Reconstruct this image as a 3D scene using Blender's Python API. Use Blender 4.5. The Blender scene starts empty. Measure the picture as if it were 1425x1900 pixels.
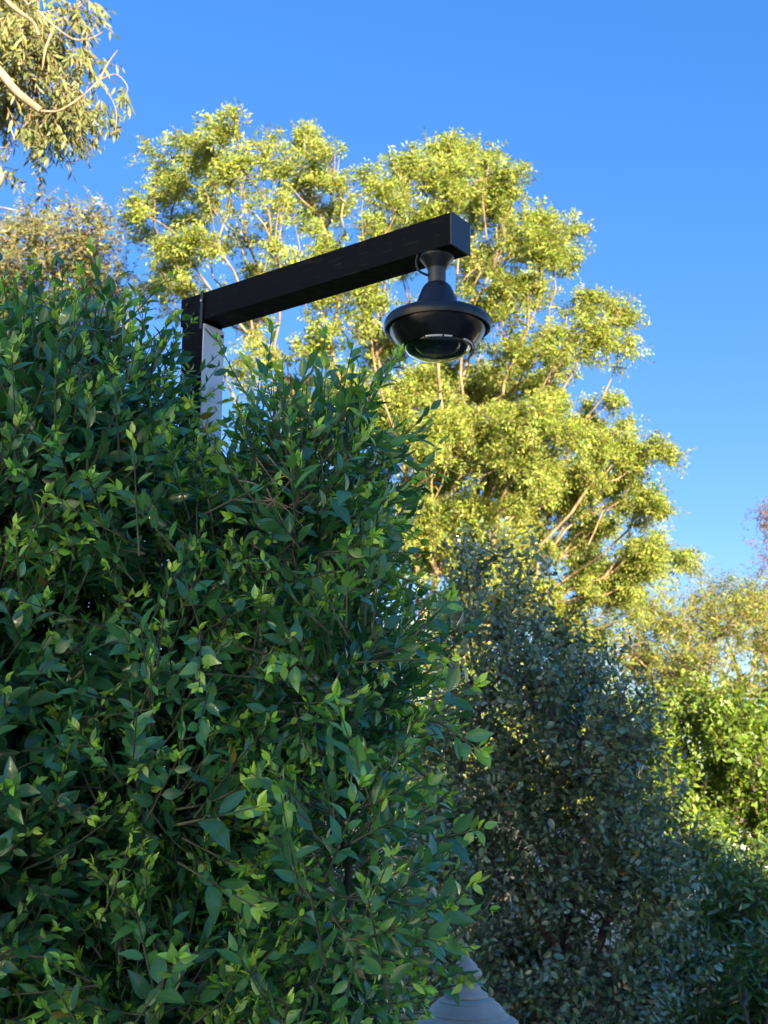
import bpy, bmesh, math
import numpy as np
from mathutils import Vector, Matrix

R = math.radians
rng = np.random.default_rng(11)
sc = bpy.context.scene
COL = sc.collection

# ------------------------------------------------------------------ camera
FPX, PITCH, EYE = 2200.0, R(12.5), np.array([0.0, 0.0, 1.6])
cam_d = bpy.data.cameras.new('camera')
cam = bpy.data.objects.new('camera', cam_d)
COL.objects.link(cam)
cam_d.sensor_fit = 'VERTICAL'
cam_d.sensor_height = 24.0
cam_d.lens = FPX / 1900 * 24
cam_d.clip_start = 0.05
cam_d.clip_end = 3000
cam.location = EYE
cam.rotation_euler = (R(90) + PITCH, 0, 0)
cam_d.dof.use_dof = True
cam_d.dof.focus_distance = 2.75
cam_d.dof.aperture_fstop = 5.6
sc.camera = cam
CF = np.array([0, math.cos(PITCH), math.sin(PITCH)])
CU = np.array([0, -math.sin(PITCH), math.cos(PITCH)])
CR = np.array([1.0, 0, 0])

# ------------------------------------------------------------------ sky and sun
SUN_EL, SUN_AZ = R(14), R(28)          # sun stands behind the photographer's right shoulder
EXPOSURE = 2.25
w = bpy.data.worlds.new('World')
sc.world = w
w.use_nodes = True
wn = w.node_tree
bg = wn.nodes['Background']
sky = wn.nodes.new('ShaderNodeTexSky')
sky.sky_type = 'NISHITA'
sky.sun_disc = False
sky.sun_elevation = SUN_EL
sky.sun_rotation = math.pi - SUN_AZ
sky.altitude = 1500
sky.air_density = 1.0
sky.dust_density = 0.0
sky.ozone_density = 3.0
hs = wn.nodes.new('ShaderNodeHueSaturation')
hs.inputs['Saturation'].default_value = 1.8
hs.inputs['Hue'].default_value = 0.522
hs.inputs['Value'].default_value = 0.86
gm = wn.nodes.new('ShaderNodeGamma')
gm.inputs['Gamma'].default_value = 0.5
wn.links.new(sky.outputs[0], gm.inputs['Color'])
wn.links.new(gm.outputs[0], hs.inputs['Color'])
wn.links.new(hs.outputs[0], bg.inputs['Color'])
bg.inputs['Strength'].default_value = 0.15

sd = bpy.data.lights.new('sun', 'SUN')
sd.energy = 5.0
sd.angle = R(0.53)
sd.color = (1.0, 0.87, 0.58)
sun = bpy.data.objects.new('sun', sd)
COL.objects.link(sun)
to_sun = Vector((math.sin(SUN_AZ) * math.cos(SUN_EL), -math.cos(SUN_AZ) * math.cos(SUN_EL), math.sin(SUN_EL)))
sun.rotation_euler = to_sun.to_track_quat('Z', 'Y').to_euler()
sun.location = to_sun * 60

sc.view_settings.view_transform = 'Standard'
sc.view_settings.look = 'None'
sc.view_settings.exposure = EXPOSURE
sc.view_settings.gamma = 1
sc.view_settings.use_curve_mapping = False
sc.render.engine = 'CYCLES'
sc.cycles.max_bounces = 7
sc.cycles.diffuse_bounces = 3
sc.cycles.transparent_max_bounces = 8
sc.cycles.use_denoising = True


# ------------------------------------------------------------------ helpers
def at(px, py, d):
    """point of the place that stands d metres along the view axis at pixel px, py of the 1425x1900 photograph"""
    return EYE + d * (CF + CR * (px - 712.5) / FPX - CU * (py - 950) / FPX)


def project(P):
    Q = np.asarray(P) - EYE
    d = Q @ CF
    return 712.5 + FPX * (Q @ CR) / d, 950 - FPX * (Q @ CU) / d, d


def unit(a):
    a = np.asarray(a, float)
    return a / np.maximum(np.linalg.norm(a, axis=-1, keepdims=True), 1e-9)


def tag(o, label=None, cat=None, group=None, kind=None):
    if label: o['label'] = label
    if cat: o['category'] = cat
    if group: o['group'] = group
    if kind: o['kind'] = kind
    return o


def thing(name, label, cat, loc=(0, 0, 0), group=None):
    o = bpy.data.objects.new(name, None)
    COL.objects.link(o)
    o.location = loc
    o.empty_display_size = 0.2
    return tag(o, label, cat, group)


def link(name, me, mat=None, parent=None):
    o = bpy.data.objects.new(name, me)
    COL.objects.link(o)
    if mat is not None and not me.materials:
        me.materials.append(mat)
    if parent is not None:
        o.parent = parent
        o.matrix_parent_inverse = Matrix.Translation(-Vector(parent.location)) if parent.parent is None else Matrix()
    return o


def mesh_np(name, V, F, smooth=True, tint=None, lc=None):
    """triangle or quad soup to mesh"""
    V = np.asarray(V, np.float32)
    F = np.asarray(F, np.int32)
    n = F.shape[1]
    me = bpy.data.meshes.new(name)
    me.vertices.add(len(V))
    me.vertices.foreach_set('co', V.ravel())
    me.loops.add(F.size)
    me.loops.foreach_set('vertex_index', F.ravel())
    me.polygons.add(len(F))
    me.polygons.foreach_set('loop_start', np.arange(len(F), dtype=np.int32) * n)
    me.polygons.foreach_set('use_smooth', np.full(len(F), smooth))
    if tint is not None:
        a = me.attributes.new('tint', 'FLOAT_COLOR', 'POINT')
        a.data.foreach_set('color', np.asarray(tint, np.float32).ravel())
    if lc is not None:
        a = me.attributes.new('lc', 'FLOAT_VECTOR', 'POINT')
        a.data.foreach_set('vector', np.asarray(lc, np.float32).ravel())
    me.update(calc_edges=True)
    return me


def bm_obj(name, bm, mat, parent=None, smooth=False):
    me = bpy.data.meshes.new(name)
    bm.normal_update()
    bm.to_mesh(me)
    bm.free()
    for p in me.polygons:
        p.use_smooth = smooth
    return link(name, me, mat, parent)


def box(name, c, size, mat, parent=None, rotz=0.0, bevel=0.0):
    bm = bmesh.new()
    bmesh.ops.create_cube(bm, size=1.0)
    bmesh.ops.scale(bm, vec=size, verts=bm.verts)
    if bevel:
        bmesh.ops.bevel(bm, geom=bm.edges[:], offset=bevel, segments=2, affect='EDGES', profile=0.6)
    bmesh.ops.rotate(bm, matrix=Matrix.Rotation(rotz, 3, 'Z'), verts=bm.verts)
    bmesh.ops.translate(bm, vec=Vector(c), verts=bm.verts)
    return bm_obj(name, bm, mat, parent)


def lathe(name, prof, c, mat, parent=None, seg=64, smooth_ang=R(35)):
    """prof: list of (radius, z) from top to bottom; closed on the axis where radius is 0"""
    bm = bmesh.new()
    rings = []
    for r, z in prof:
        if r <= 1e-6:
            rings.append([bm.verts.new((c[0], c[1], c[2] + z))])
        else:
            rings.append([bm.verts.new((c[0] + r * math.cos(2 * math.pi * k / seg), c[1] + r * math.sin(2 * math.pi * k / seg), c[2] + z)) for k in range(seg)])
    for a, b in zip(rings, rings[1:]):
        for k in range(seg):
            j = (k + 1) % seg
            if len(a) == 1 and len(b) > 1:
                bm.faces.new((a[0], b[k], b[j]))
            elif len(b) == 1 and len(a) > 1:
                bm.faces.new((a[k], b[0], a[j]))
            elif len(a) > 1:
                bm.faces.new((a[k], b[k], b[j], a[j]))
    bmesh.ops.recalc_face_normals(bm, faces=bm.faces)
    o = bm_obj(name, bm, mat, parent, True)
    o.data.set_sharp_from_angle(angle=smooth_ang)
    return o


def tubes(P0, P1, r0, r1, k=6):
    """frusta between point pairs -> verts, quads"""
    P0, P1 = np.asarray(P0, float), np.asarray(P1, float)
    d = unit(P1 - P0)
    ref = np.where(np.abs(d[:, 2:3]) > 0.9, np.array([[1.0, 0, 0]]), np.array([[0, 0, 1.0]]))
    u = unit(np.cross(d, ref))
    v = np.cross(d, u)
    a = np.arange(k) * 2 * math.pi / k
    ring = np.cos(a)[None, :, None] * u[:, None, :] + np.sin(a)[None, :, None] * v[:, None, :]
    A = P0[:, None, :] + ring * np.asarray(r0)[:, None, None]
    B = P1[:, None, :] + ring * np.asarray(r1)[:, None, None]
    V = np.concatenate([A, B], 1).reshape(-1, 3)
    i = np.arange(k)
    f = np.stack([i, (i + 1) % k, k + (i + 1) % k, k + i], 1)
    F = (np.arange(len(P0))[:, None, None] * 2 * k + f[None]).reshape(-1, 4)
    return V, F


def polyline(pts, r0, r1, sub=5):
    """smooth tube through points"""
    pts = np.asarray(pts, float)
    P = np.vstack([2 * pts[0] - pts[1], pts, 2 * pts[-1] - pts[-2]])
    out = []
    for i in range(1, len(P) - 2):
        for t in np.linspace(0, 1, sub, endpoint=False):
            a, b, c, d = P[i - 1], P[i], P[i + 1], P[i + 2]
            out.append(0.5 * (2 * b + (c - a) * t + (2 * a - 5 * b + 4 * c - d) * t * t + (3 * b - a - 3 * c + d) * t ** 3))
    out.append(pts[-1])
    out = np.array(out)
    rr = np.linspace(r0, r1, len(out))
    return out[:-1], out[1:], rr[:-1], rr[1:]


# ------------------------------------------------------------------ materials
def mat_new(name):
    m = bpy.data.materials.new(name)
    m.use_nodes = True
    nt = m.node_tree
    return m, nt, nt.nodes['Principled BSDF'], nt.nodes['Material Output']


def plain(name, col, rough=0.5, metal=0.0, spec=0.5, noise=0.15, scale=20.0, bump=0.0, coat=0.0):
    m, nt, b, out = mat_new(name)
    tc = nt.nodes.new('ShaderNodeTexCoord')
    nz = nt.nodes.new('ShaderNodeTexNoise')
    nz.inputs['Scale'].default_value = scale
    nz.inputs['Detail'].default_value = 6
    nt.links.new(tc.outputs['Object'], nz.inputs['Vector'])
    mx = nt.nodes.new('ShaderNodeMix')
    mx.data_type = 'RGBA'
    mx.inputs['A'].default_value = [c * (1 - noise) for c in col] + [1]
    mx.inputs['B'].default_value = [min(1, c * (1 + noise)) for c in col] + [1]
    nt.links.new(nz.outputs['Fac'], mx.inputs['Factor'])
    nt.links.new(mx.outputs['Result'], b.inputs['Base Color'])
    mr = nt.nodes.new('ShaderNodeMapRange')
    mr.inputs['To Min'].default_value = max(0.02, rough * 0.8)
    mr.inputs['To Max'].default_value = min(1, rough * 1.2)
    nt.links.new(nz.outputs['Fac'], mr.inputs['Value'])
    nt.links.new(mr.outputs[0], b.inputs['Roughness'])
    b.inputs['Metallic'].default_value = metal
    b.inputs['Specular IOR Level'].default_value = spec
    b.inputs['Coat Weight'].default_value = coat
    if bump:
        bp = nt.nodes.new('ShaderNodeBump')
        bp.inputs['Strength'].default_value = bump
        bp.inputs['Distance'].default_value = 0.01
        nt.links.new(nz.outputs['Fac'], bp.inputs['Height'])
        nt.links.new(bp.outputs[0], b.inputs['Normal'])
    return m


def leaf_mat(name, rough=0.4, trans=0.3, spec=0.5, rib=0.35, tcol=(1.5, 1.25, 0.45)):
    m, nt, b, out = mat_new(name)
    N, L = nt.nodes, nt.links
    at_ = N.new('ShaderNodeAttribute'); at_.attribute_name = 'tint'
    lc = N.new('ShaderNodeAttribute'); lc.attribute_name = 'lc'
    sp = N.new('ShaderNodeSeparateXYZ')
    L.new(lc.outputs['Vector'], sp.inputs[0])
    ab = N.new('ShaderNodeMath'); ab.operation = 'ABSOLUTE'
    L.new(sp.outputs['X'], ab.inputs[0])
    mr = N.new('ShaderNodeMapRange')
    mr.inputs['From Min'].default_value = 0.02
    mr.inputs['From Max'].default_value = 0.16
    mr.inputs['To Min'].default_value = rib
    mr.inputs['To Max'].default_value = 0.0
    L.new(ab.outputs[0], mr.inputs['Value'])
    tc = N.new('ShaderNodeTexCoord')
    nz = N.new('ShaderNodeTexNoise')
    nz.inputs['Scale'].default_value = 60
    nz.inputs['Detail'].default_value = 3
    L.new(tc.outputs['Object'], nz.inputs['Vector'])
    hv = N.new('ShaderNodeHueSaturation')
    vr = N.new('ShaderNodeMapRange')
    vr.inputs['To Min'].default_value = 0.65
    vr.inputs['To Max'].default_value = 1.35
    L.new(nz.outputs['Fac'], vr.inputs['Value'])
    L.new(vr.outputs[0], hv.inputs['Value'])
    L.new(at_.outputs['Color'], hv.inputs['Color'])
    mx = N.new('ShaderNodeMix'); mx.data_type = 'RGBA'
    mx.inputs['B'].default_value = (0.22, 0.32, 0.10, 1)
    L.new(mr.outputs[0], mx.inputs['Factor'])
    L.new(hv.outputs[0], mx.inputs['A'])
    L.new(mx.outputs['Result'], b.inputs['Base Color'])
    b.inputs['Specular IOR Level'].default_value = spec
    rr = N.new('ShaderNodeMapRange')
    rr.inputs['To Min'].default_value = rough * 0.7
    rr.inputs['To Max'].default_value = min(1, rough * 1.4)
    L.new(nz.outputs['Fac'], rr.inputs['Value'])
    L.new(rr.outputs[0], b.inputs['Roughness'])
    tr = N.new('ShaderNodeBsdfTranslucent')
    tm = N.new('ShaderNodeMix'); tm.data_type = 'RGBA'; tm.blend_type = 'MULTIPLY'
    tm.inputs['Factor'].default_value = 1
    tm.inputs['B'].default_value = (*tcol, 1)
    L.new(hv.outputs[0], tm.inputs['A'])
    L.new(tm.outputs['Result'], tr.inputs['Color'])
    ms = N.new('ShaderNodeMixShader')
    ms.inputs[0].default_value = trans
    L.new(b.outputs[0], ms.inputs[1])
    L.new(tr.outputs[0], ms.inputs[2])
    L.new(ms.outputs[0], out.inputs['Surface'])
    return m


def bark_mat(name, a, b_, scale=14.0):
    m, nt, b, out = mat_new(name)
    N, L = nt.nodes, nt.links
    tc = N.new('ShaderNodeTexCoord')
    mp = N.new('ShaderNodeMapping')
    mp.inputs['Scale'].default_value = (1, 1, 0.25)
    L.new(tc.outputs['Object'], mp.inputs[0])
    nz = N.new('ShaderNodeTexNoise')
    nz.inputs['Scale'].default_value = scale
    nz.inputs['Detail'].default_value = 8
    L.new(mp.outputs[0], nz.inputs['Vector'])
    cr = N.new('ShaderNodeValToRGB')
    cr.color_ramp.elements[0].position = 0.35
    cr.color_ramp.elements[0].color = (*a, 1)
    cr.color_ramp.elements[1].position = 0.65
    cr.color_ramp.elements[1].color = (*b_, 1)
    L.new(nz.outputs['Fac'], cr.inputs[0])
    L.new(cr.outputs[0], b.inputs['Base Color'])
    b.inputs['Roughness'].default_value = 0.85
    bp = N.new('ShaderNodeBump')
    bp.inputs['Strength'].default_value = 0.6
    bp.inputs['Distance'].default_value = 0.02
    L.new(nz.outputs['Fac'], bp.inputs['Height'])
    L.new(bp.outputs[0], b.inputs['Normal'])
    return m


M_HEDGE = leaf_mat('ficus_leaf', 0.23, 0.30, 0.85, 0.30)
M_TREE = leaf_mat('feathery_leaf', 0.5, 0.42, 0.3, 0.0, (1.5, 1.35, 0.5))
M_GUM = leaf_mat('gum_leaf', 0.5, 0.25, 0.4, 0.0)
M_SHRUB = leaf_mat('shrub_leaf', 0.22, 0.18, 0.85, 0.15)
M_BRIGHT = leaf_mat('laurel_leaf', 0.42, 0.40, 0.45, 0.1)
M_TWIG = bark_mat('twig_bark', (0.05, 0.06, 0.03), (0.11, 0.115, 0.06), 40)
M_DEAD = bark_mat('dead_twig', (0.22, 0.15, 0.10), (0.36, 0.26, 0.18), 40)
M_BARK = bark_mat('pale_bark', (0.13, 0.085, 0.05), (0.32, 0.22, 0.13))
M_GUMBARK = bark_mat('gum_bark', (0.20, 0.13, 0.085), (0.40, 0.28, 0.19), 14)
M_DARKBARK = bark_mat('dark_bark', (0.05, 0.04, 0.03), (0.14, 0.11, 0.085), 20)


# ------------------------------------------------------------------ leaves
def leaf_template(wid, fold=0.22, curl=0.16, petiole=0.10, rows=4, peak=0.42, tip=0.8):
    """unit-length leaf along +y, blade normal +z, folded along the midrib and curved"""
    V, lc = [(0, 0, 0)], [(0, 0, 0)]
    F = []
    ts = np.linspace(0, 1, rows + 2)[1:-1]

    def y(t): return petiole + (1 - petiole) * t

    def z(t): return 0.10 * t - curl * t * t
    V.append((0, y(0), z(0))); lc.append((0, 0, 0))
    prev = None
    for t in ts:
        s = (t / peak) ** 0.75 if t < peak else (1 - (t - peak) / (1 - peak)) ** tip
        h = 0.5 * wid * math.sin(min(1, s) * math.pi / 2)
        i = len(V)
        V += [(-h, y(t), z(t) + fold * h), (0, y(t), z(t)), (h, y(t), z(t) + fold * h)]
        lc += [(-1, t, 0), (0, t, 0), (1, t, 0)]
        if prev is None:
            F += [(1, i + 1, i), (1, i + 2, i + 1)]
        else:
            for a in (0, 1):
                F += [(prev + a, prev + a + 1, i + a + 1), (prev + a, i + a + 1, i + a)]
        prev = i
    i = len(V)
    V.append((0, 1.0, z(1))); lc.append((0, 1, 0))
    F += [(prev, prev + 1, i), (prev + 1, prev + 2, i)]
    # petiole as a thin sliver
    V += [(-0.012, 0, 0), (0.012, 0, 0)]; lc += [(0, 0, 0), (0, 0, 0)]
    F += [(len(V) - 2, len(V) - 1, 1)]
    return np.array(V, float), np.array(F), np.array(lc, float)


def frames(d, n):
    """leaf frames from direction and rough normal: columns x, y=d, z=n"""
    d = unit(d)
    n = unit(n - (n * d).sum(-1, keepdims=True) * d)
    x = np.cross(d, n)
    return np.stack([x, d, n], -1)


def leaves_mesh(name, tmpl, O, Fr, S, tint, pick=None):
    if isinstance(tmpl, list):                             # several leaf shapes mixed in one mesh
        pick = rng.integers(len(tmpl), size=len(O)) if pick is None else pick
        VV, FF, TT, LL, base = [], [], [], [], 0
        for j, (V, F, lc) in enumerate(tmpl):
            m = pick == j
            n, k = int(m.sum()), len(V)
            VV.append((np.einsum('nij,kj->nki', Fr[m], V) * S[m][:, None, None] + O[m][:, None, :]).reshape(-1, 3))
            FF.append((np.arange(n)[:, None, None] * k + F[None]).reshape(-1, 3) + base)
            TT.append(np.repeat(np.concatenate([tint[m], np.ones((n, 1))], 1), k, 0))
            LL.append(np.tile(lc, (n, 1)))
            base += n * k
        return mesh_np(name, np.vstack(VV), np.vstack(FF), True, np.vstack(TT), np.vstack(LL))
    V, F, lc = tmpl
    n, k = len(O), len(V)
    P = np.einsum('nij,kj->nki', Fr, V) * S[:, None, None] + O[:, None, :]
    FF = (np.arange(n)[:, None, None] * k + F[None]).reshape(-1, 3)
    T = np.repeat(np.concatenate([tint, np.ones((n, 1))], 1), k, 0)
    return mesh_np(name, P.reshape(-1, 3), FF, True, T, np.tile(lc, (n, 1)))


def rand_unit(n):
    return unit(rng.normal(size=(n, 3)))


def sprays(C, n_twig, twig_len, n_leaf, leaf_len, up=0.35, droop=0.0, out_c=None, sig=0.18, hang=0.0):
    """leafy twiglets round each centre: returns leaf origins, directions, normals, sizes, twig segments"""
    C = np.repeat(C, n_twig, 0)
    N = len(C)
    d = rng.normal(size=(N, 3))
    d[:, 2] += up
    if out_c is not None:
        d += 0.8 * unit(C - out_c)
    d = unit(d)
    L = twig_len * rng.uniform(0.5, 1.3, N)
    o = C + rng.normal(size=(N, 3)) * sig - d * L[:, None] * 0.3
    t = (np.arange(n_leaf) + 0.6) / n_leaf
    bend = np.array([0, 0, -1.0]) * droop
    P = o[:, None] + d[:, None] * (L[:, None] * t)[..., None] + bend * (L[:, None] * t ** 2)[..., None]
    side = unit(np.cross(d, rng.normal(size=(N, 3))))
    s = np.where(np.arange(n_leaf) % 2 == 0, 1.0, -1.0)
    ld = d[:, None] * 0.55 + side[:, None] * s[None, :, None] + rng.normal(size=(N, n_leaf, 3)) * 0.35
    ld[..., 2] -= hang
    nn = np.cross(d, side)[:, None] + rng.normal(size=(N, n_leaf, 3)) * 0.45
    nn = nn * np.sign(nn[..., 2:3] + 1e-6)
    S = leaf_len * rng.uniform(0.65, 1.25, (N, n_leaf)) * (1 - 0.3 * t)
    e = o + d * L[:, None] + bend * L[:, None]
    return P.reshape(-1, 3), ld.reshape(-1, 3), nn.reshape(-1, 3), S.ravel(), (o, e), np.repeat(np.arange(N), n_leaf)


def skeleton(trunk, targets, bf=0.35):
    """balanced minimum spanning tree from trunk nodes [(pos, parent)] to all targets"""
    P = [np.array(p, float) for p, _ in trunk]
    par = [q for _, q in trunk]
    plen = []
    for i, q in enumerate(par):
        plen.append(0 if q < 0 else plen[q] + np.linalg.norm(P[i] - P[q]))
    T = np.asarray(targets, float)
    n = len(T)
    best = np.full(n, 1e9); bi = np.zeros(n, int)
    done = np.zeros(n, bool)
    k0 = max(0, len(P) // 3)
    for i in range(k0, len(P)):
        c = np.linalg.norm(T - P[i], axis=1) + bf * plen[i]
        m = c < best
        best[m] = c[m]; bi[m] = i
    for _ in range(n):
        j = int(np.argmin(np.where(done, 1e9, best)))
        done[j] = True
        q = bi[j]
        i = len(P)
        P.append(T[j]); par.append(q)
        plen.append(plen[q] + np.linalg.norm(T[j] - P[q]))
        c = np.linalg.norm(T - P[i], axis=1) + bf * plen[i]
        m = c < best
        best[m] = c[m]; bi[m] = i
    return np.array(P), np.array(par)


def wood_mesh(name, P, par, r_tip, power=0.42, wob=0.06, k=6, rmax=9.0):
    n = len(P)
    cnt = np.ones(n)
    for i in range(n - 1, 0, -1):
        if par[i] >= 0:
            cnt[par[i]] += cnt[i]
    rad = np.minimum(r_tip * cnt ** power, rmax)
    ch = [i for i in range(n) if par[i] >= 0]
    A, B = P[par[ch]], P[ch]
    L = np.linalg.norm(B - A, axis=1, keepdims=True)
    off = rng.normal(size=(len(ch), 3)) * wob * L
    off2 = off * 0.4 + rng.normal(size=(len(ch), 3)) * wob * 0.6 * L
    m1, m2 = A + (B - A) * 0.35 + off, A + (B - A) * 0.7 + off2
    r1 = rad[ch]
    r0 = np.minimum(rad[par[ch]], r1 * 1.6)
    ra, rb = r0 + (r1 - r0) * 0.35, r0 + (r1 - r0) * 0.7
    V, F = tubes(np.vstack([A, m1, m2]), np.vstack([m1, m2, B]), np.concatenate([r0, ra, rb]), np.concatenate([ra, rb, r1]), k)
    return mesh_np(name, V, F, True)


def clump_points(clumps, depth, spread, per, dens=None, layered=True):
    """attraction points inside ball clumps: (px, py, rpx[, depth offset]); each clump gets its own distance"""
    out, cid = [], []
    for i, c in enumerate(clumps):
        dz = c[3] if len(c) > 3 else rng.uniform(-spread, spread)
        d = depth + dz
        ctr = at(c[0], c[1], d)
        r = c[2] * depth / FPX
        n = max(3, int(per * (c[2] / 50.0) ** 2 * (dens(c) if dens else 1)))
        if layered:                                       # flat tilted sprays instead of a full ball
            ns = int(rng.integers(5, 9))
            sub = rand_unit(ns) * rng.uniform(0.3, 1.05, (ns, 1)) * r
            tilt = rng.normal(size=(ns, 2)) * 0.45
            k = rng.integers(ns, size=n)
            e = rng.normal(size=(n, 3)) * np.array([0.36, 0.40, 0.10]) * r * rng.uniform(0.7, 1.25, (n, 1))
            e[:, 2] += e[:, 0] * tilt[k, 0] + e[:, 1] * tilt[k, 1] - 0.25 * (e[:, 0] ** 2 + e[:, 1] ** 2) / r
            q = sub[k] + e
        else:
            q = rand_unit(n) * (rng.uniform(0.15, 1, (n, 1)) ** 0.5) * r
            q[:, 1] *= 1.3
        out.append(ctr + q)
        cid += [i] * n
    return np.vstack(out), np.array(cid)


def tints(n, cols, wts, jit=0.18, ids=None):
    cols = np.array(cols, float)
    pick = rng.choice(len(cols), n, p=np.array(wts) / np.sum(wts))
    c = cols[pick] * rng.uniform(1 - jit, 1 + jit, (n, 1))
    c *= rng.uniform(1 - jit * 0.4, 1 + jit * 0.4, (n, 3))
    return c


def pick_visible(O, Fr, S, tmpl_w, n=300, cell=26):
    """indices of the n leaves that show largest in the photograph (coarse occlusion test)"""
    mid = O + Fr[:, :, 1] * S[:, None] * 0.5
    x, y, d = project(mid)
    area = (S * FPX / d) ** 2 * tmpl_w * np.abs((Fr[:, :, 2] * unit(mid - EYE)).sum(1))
    ok = (x > 10) & (x < 1415) & (y > 10) & (y < 1890)
    gx, gy = (x // cell).astype(int), (y // cell).astype(int)
    front = {}
    for i in np.nonzero(ok)[0]:
        k = (gx[i], gy[i])
        if k not in front or d[i] < front[k]:
            front[k] = d[i]
    vis = np.array([ok[i] and d[i] <= front[(gx[i], gy[i])] + 0.02 for i in range(len(O))])
    idx = np.nonzero(vis)[0]
    return idx[np.argsort(-area[idx])][:n]


def leaf_parts(parent, tmpl, O, Fr, S, tint, sel, mat, nbuck=14):
    """single leaves as objects of their own that share a few meshes"""
    order = np.argsort(tint[sel].sum(1))
    groups = np.array_split(sel[order], nbuck)
    base = Vector(parent.location)
    for gi, g in enumerate(groups):
        V, F, lc = tmpl[gi % len(tmpl)] if isinstance(tmpl, list) else tmpl
        if len(g) == 0: continue
        c = tint[g].mean(0)
        me = mesh_np('leaf', V, F, True, np.tile(np.append(c, 1), (len(V), 1)), lc)
        me.materials.append(mat)
        for i in g:
            o = bpy.data.objects.new('leaf', me)
            COL.objects.link(o)
            o.parent = parent
            M = Matrix([[*(Fr[i][r] * S[i]), O[i][r] - base[r]] for r in range(3)] + [[0, 0, 0, 1]])
            o.matrix_local = M


# ================================================================== the setting
M_GROUND = plain('packed_soil', (0.16, 0.13, 0.09), 0.95, noise=0.35, scale=3.0, bump=0.4)
bm = bmesh.new()
bmesh.ops.create_grid(bm, x_segments=2, y_segments=2, size=1500)
g = bm_obj('ground', bm, M_GROUND)
tag(g, kind='structure')

M_PAVE = plain('pale_concrete', (0.50, 0.45, 0.37), 0.9, noise=0.12, scale=2.5, bump=0.2)
pv = box('bounce_pavement', (-2.0, -12.1, 0.004), (60, 27.8, 0.012), M_PAVE)  # unseen pale paving, added to bounce light up onto the hedge
tag(pv, kind='structure')

# unseen house behind the photographer, placed to throw the shade over hedge and camera
M_STUCCO = plain('stucco', (0.70, 0.62, 0.50), 0.9, noise=0.08, scale=6, bump=0.3)
M_ROOF = plain('roof_tile', (0.30, 0.13, 0.08), 0.85, noise=0.25, scale=5)
M_GLASS = plain('window_glass', (0.05, 0.06, 0.07), 0.08, noise=0.05)
M_FRAME = plain('window_frame', (0.70, 0.70, 0.68), 0.5, noise=0.05)


def house(label, c, ang, L, D, H, col, group='unseen houses placed for light and shade', shade_wing=None):
    """box house with roof slab and rows of windows on its front; ang is the heading of the front face"""
    t = thing('house', label, 'house', (c[0], c[1], 0), group)
    mat = plain('stucco', col, 0.9, noise=0.08, scale=6, bump=0.3)
    parts = [('wall', (0, 0, H / 2 - 0.15), (L, D, H - 0.3), mat), ('roof', (0, 0, H - 0.13), (L + 0.3, D + 0.3, 0.3), M_ROOF)]
    for nm, o_, sz, m_ in parts:
        ob = box(nm, (0, 0, 0), sz, m_)
        ob.parent = t
        ob.location = o_
    for fl in range(int((H - 1) // 3.2)):
        for k in range(int(L // 3.6)):
            x = -L / 2 + 1.9 + k * 3.6
            fr = box('window', (0, 0, 0), (1.5, 0.10, 1.5), M_FRAME, bevel=0.01)
            fr.parent = t
            fr.location = (x, D / 2 + 0.02, 1.9 + fl * 3.2)
            pn = box('pane', (0, 0, 0), (1.3, 0.06, 1.3), M_GLASS)
            pn.parent = fr
            pn.location = (0, 0.03, 0)
    if shade_wing:  # lower side block, added out of view to shade the laurel's foot
        wl, wh = shade_wing
        ob = box('shade_wing', (0, 0, 0), (wl, D - 1.0, wh - 0.2), mat)
        ob.parent = t
        ob.location = (L / 2 + wl / 2 + 0.003, 0, wh / 2 - 0.1)
        rf = box('shade_wing_roof', (0, 0, 0), (wl - 0.2, D - 0.6, 0.2), M_ROOF)
        rf.parent = t
        rf.location = (L / 2 + wl / 2 + 0.16, 0, wh - 0.09)
    t.rotation_euler.z = ang
    return t


SV, CV = np.array([-math.sin(SUN_AZ), math.cos(SUN_AZ)]), np.array([math.cos(SUN_AZ), math.sin(SUN_AZ)])
house('unseen cream two-storey house placed so that its shadow falls on the hedge', SV * -18.0 + CV * 1.4, SUN_AZ, 9.1, 8.0, 7.8, (0.70, 0.62, 0.50), shade_wing=(3.6, 6.2))
house('unseen white sunlit house added beside the yard to bounce light onto the hedge', (-10.2, -7.5), -math.pi / 2, 15.0, 7.0, 8.4, (0.80, 0.76, 0.68))  # added out of view; its sunlit front throws fill light on the hedge

# pale garden wall beyond the shrubs
M_WALL = plain('whitewash', (0.72, 0.71, 0.68), 0.9, noise=0.08, scale=4, bump=0.2)
gw = thing('garden_wall', 'low whitewashed garden wall glimpsed through gaps in the shrubs', 'wall', (6.0, 12.2, 0))
box('wall', (6.0, 12.2, 0.5), (9, 0.22, 1.0), M_WALL, gw)
box('coping', (6.0, 12.2, 1.03), (9.1, 0.32, 0.08), M_WALL, gw, bevel=0.01)

# ================================================================== post, arm and security camera
M_BLACK = plain('black_paint', (0.035, 0.036, 0.042), 0.36, spec=0.5, noise=0.3, scale=30, bump=0.05)
M_BLACKWOOD = plain('black_stained_timber', (0.0035, 0.0035, 0.0045), 0.55, spec=0.10, noise=0.4, scale=25, bump=0.25)
nt = M_BLACKWOOD.node_tree
tcw = nt.nodes.new('ShaderNodeTexCoord')
mpw = nt.nodes.new('ShaderNodeMapping')
mpw.inputs['Scale'].default_value = (6, 6, 40)
nzw = nt.nodes.new('ShaderNodeTexNoise')
nzw.inputs['Scale'].default_value = 3
nzw.inputs['Detail'].default_value = 10
crw = nt.nodes.new('ShaderNodeValToRGB')
crw.color_ramp.elements[0].position = 0.58
crw.color_ramp.elements[0].color = (0.0035, 0.0035, 0.0045, 1)
crw.color_ramp.elements[1].position = 0.80
crw.color_ramp.elements[1].color = (0.035, 0.033, 0.030, 1)
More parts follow.
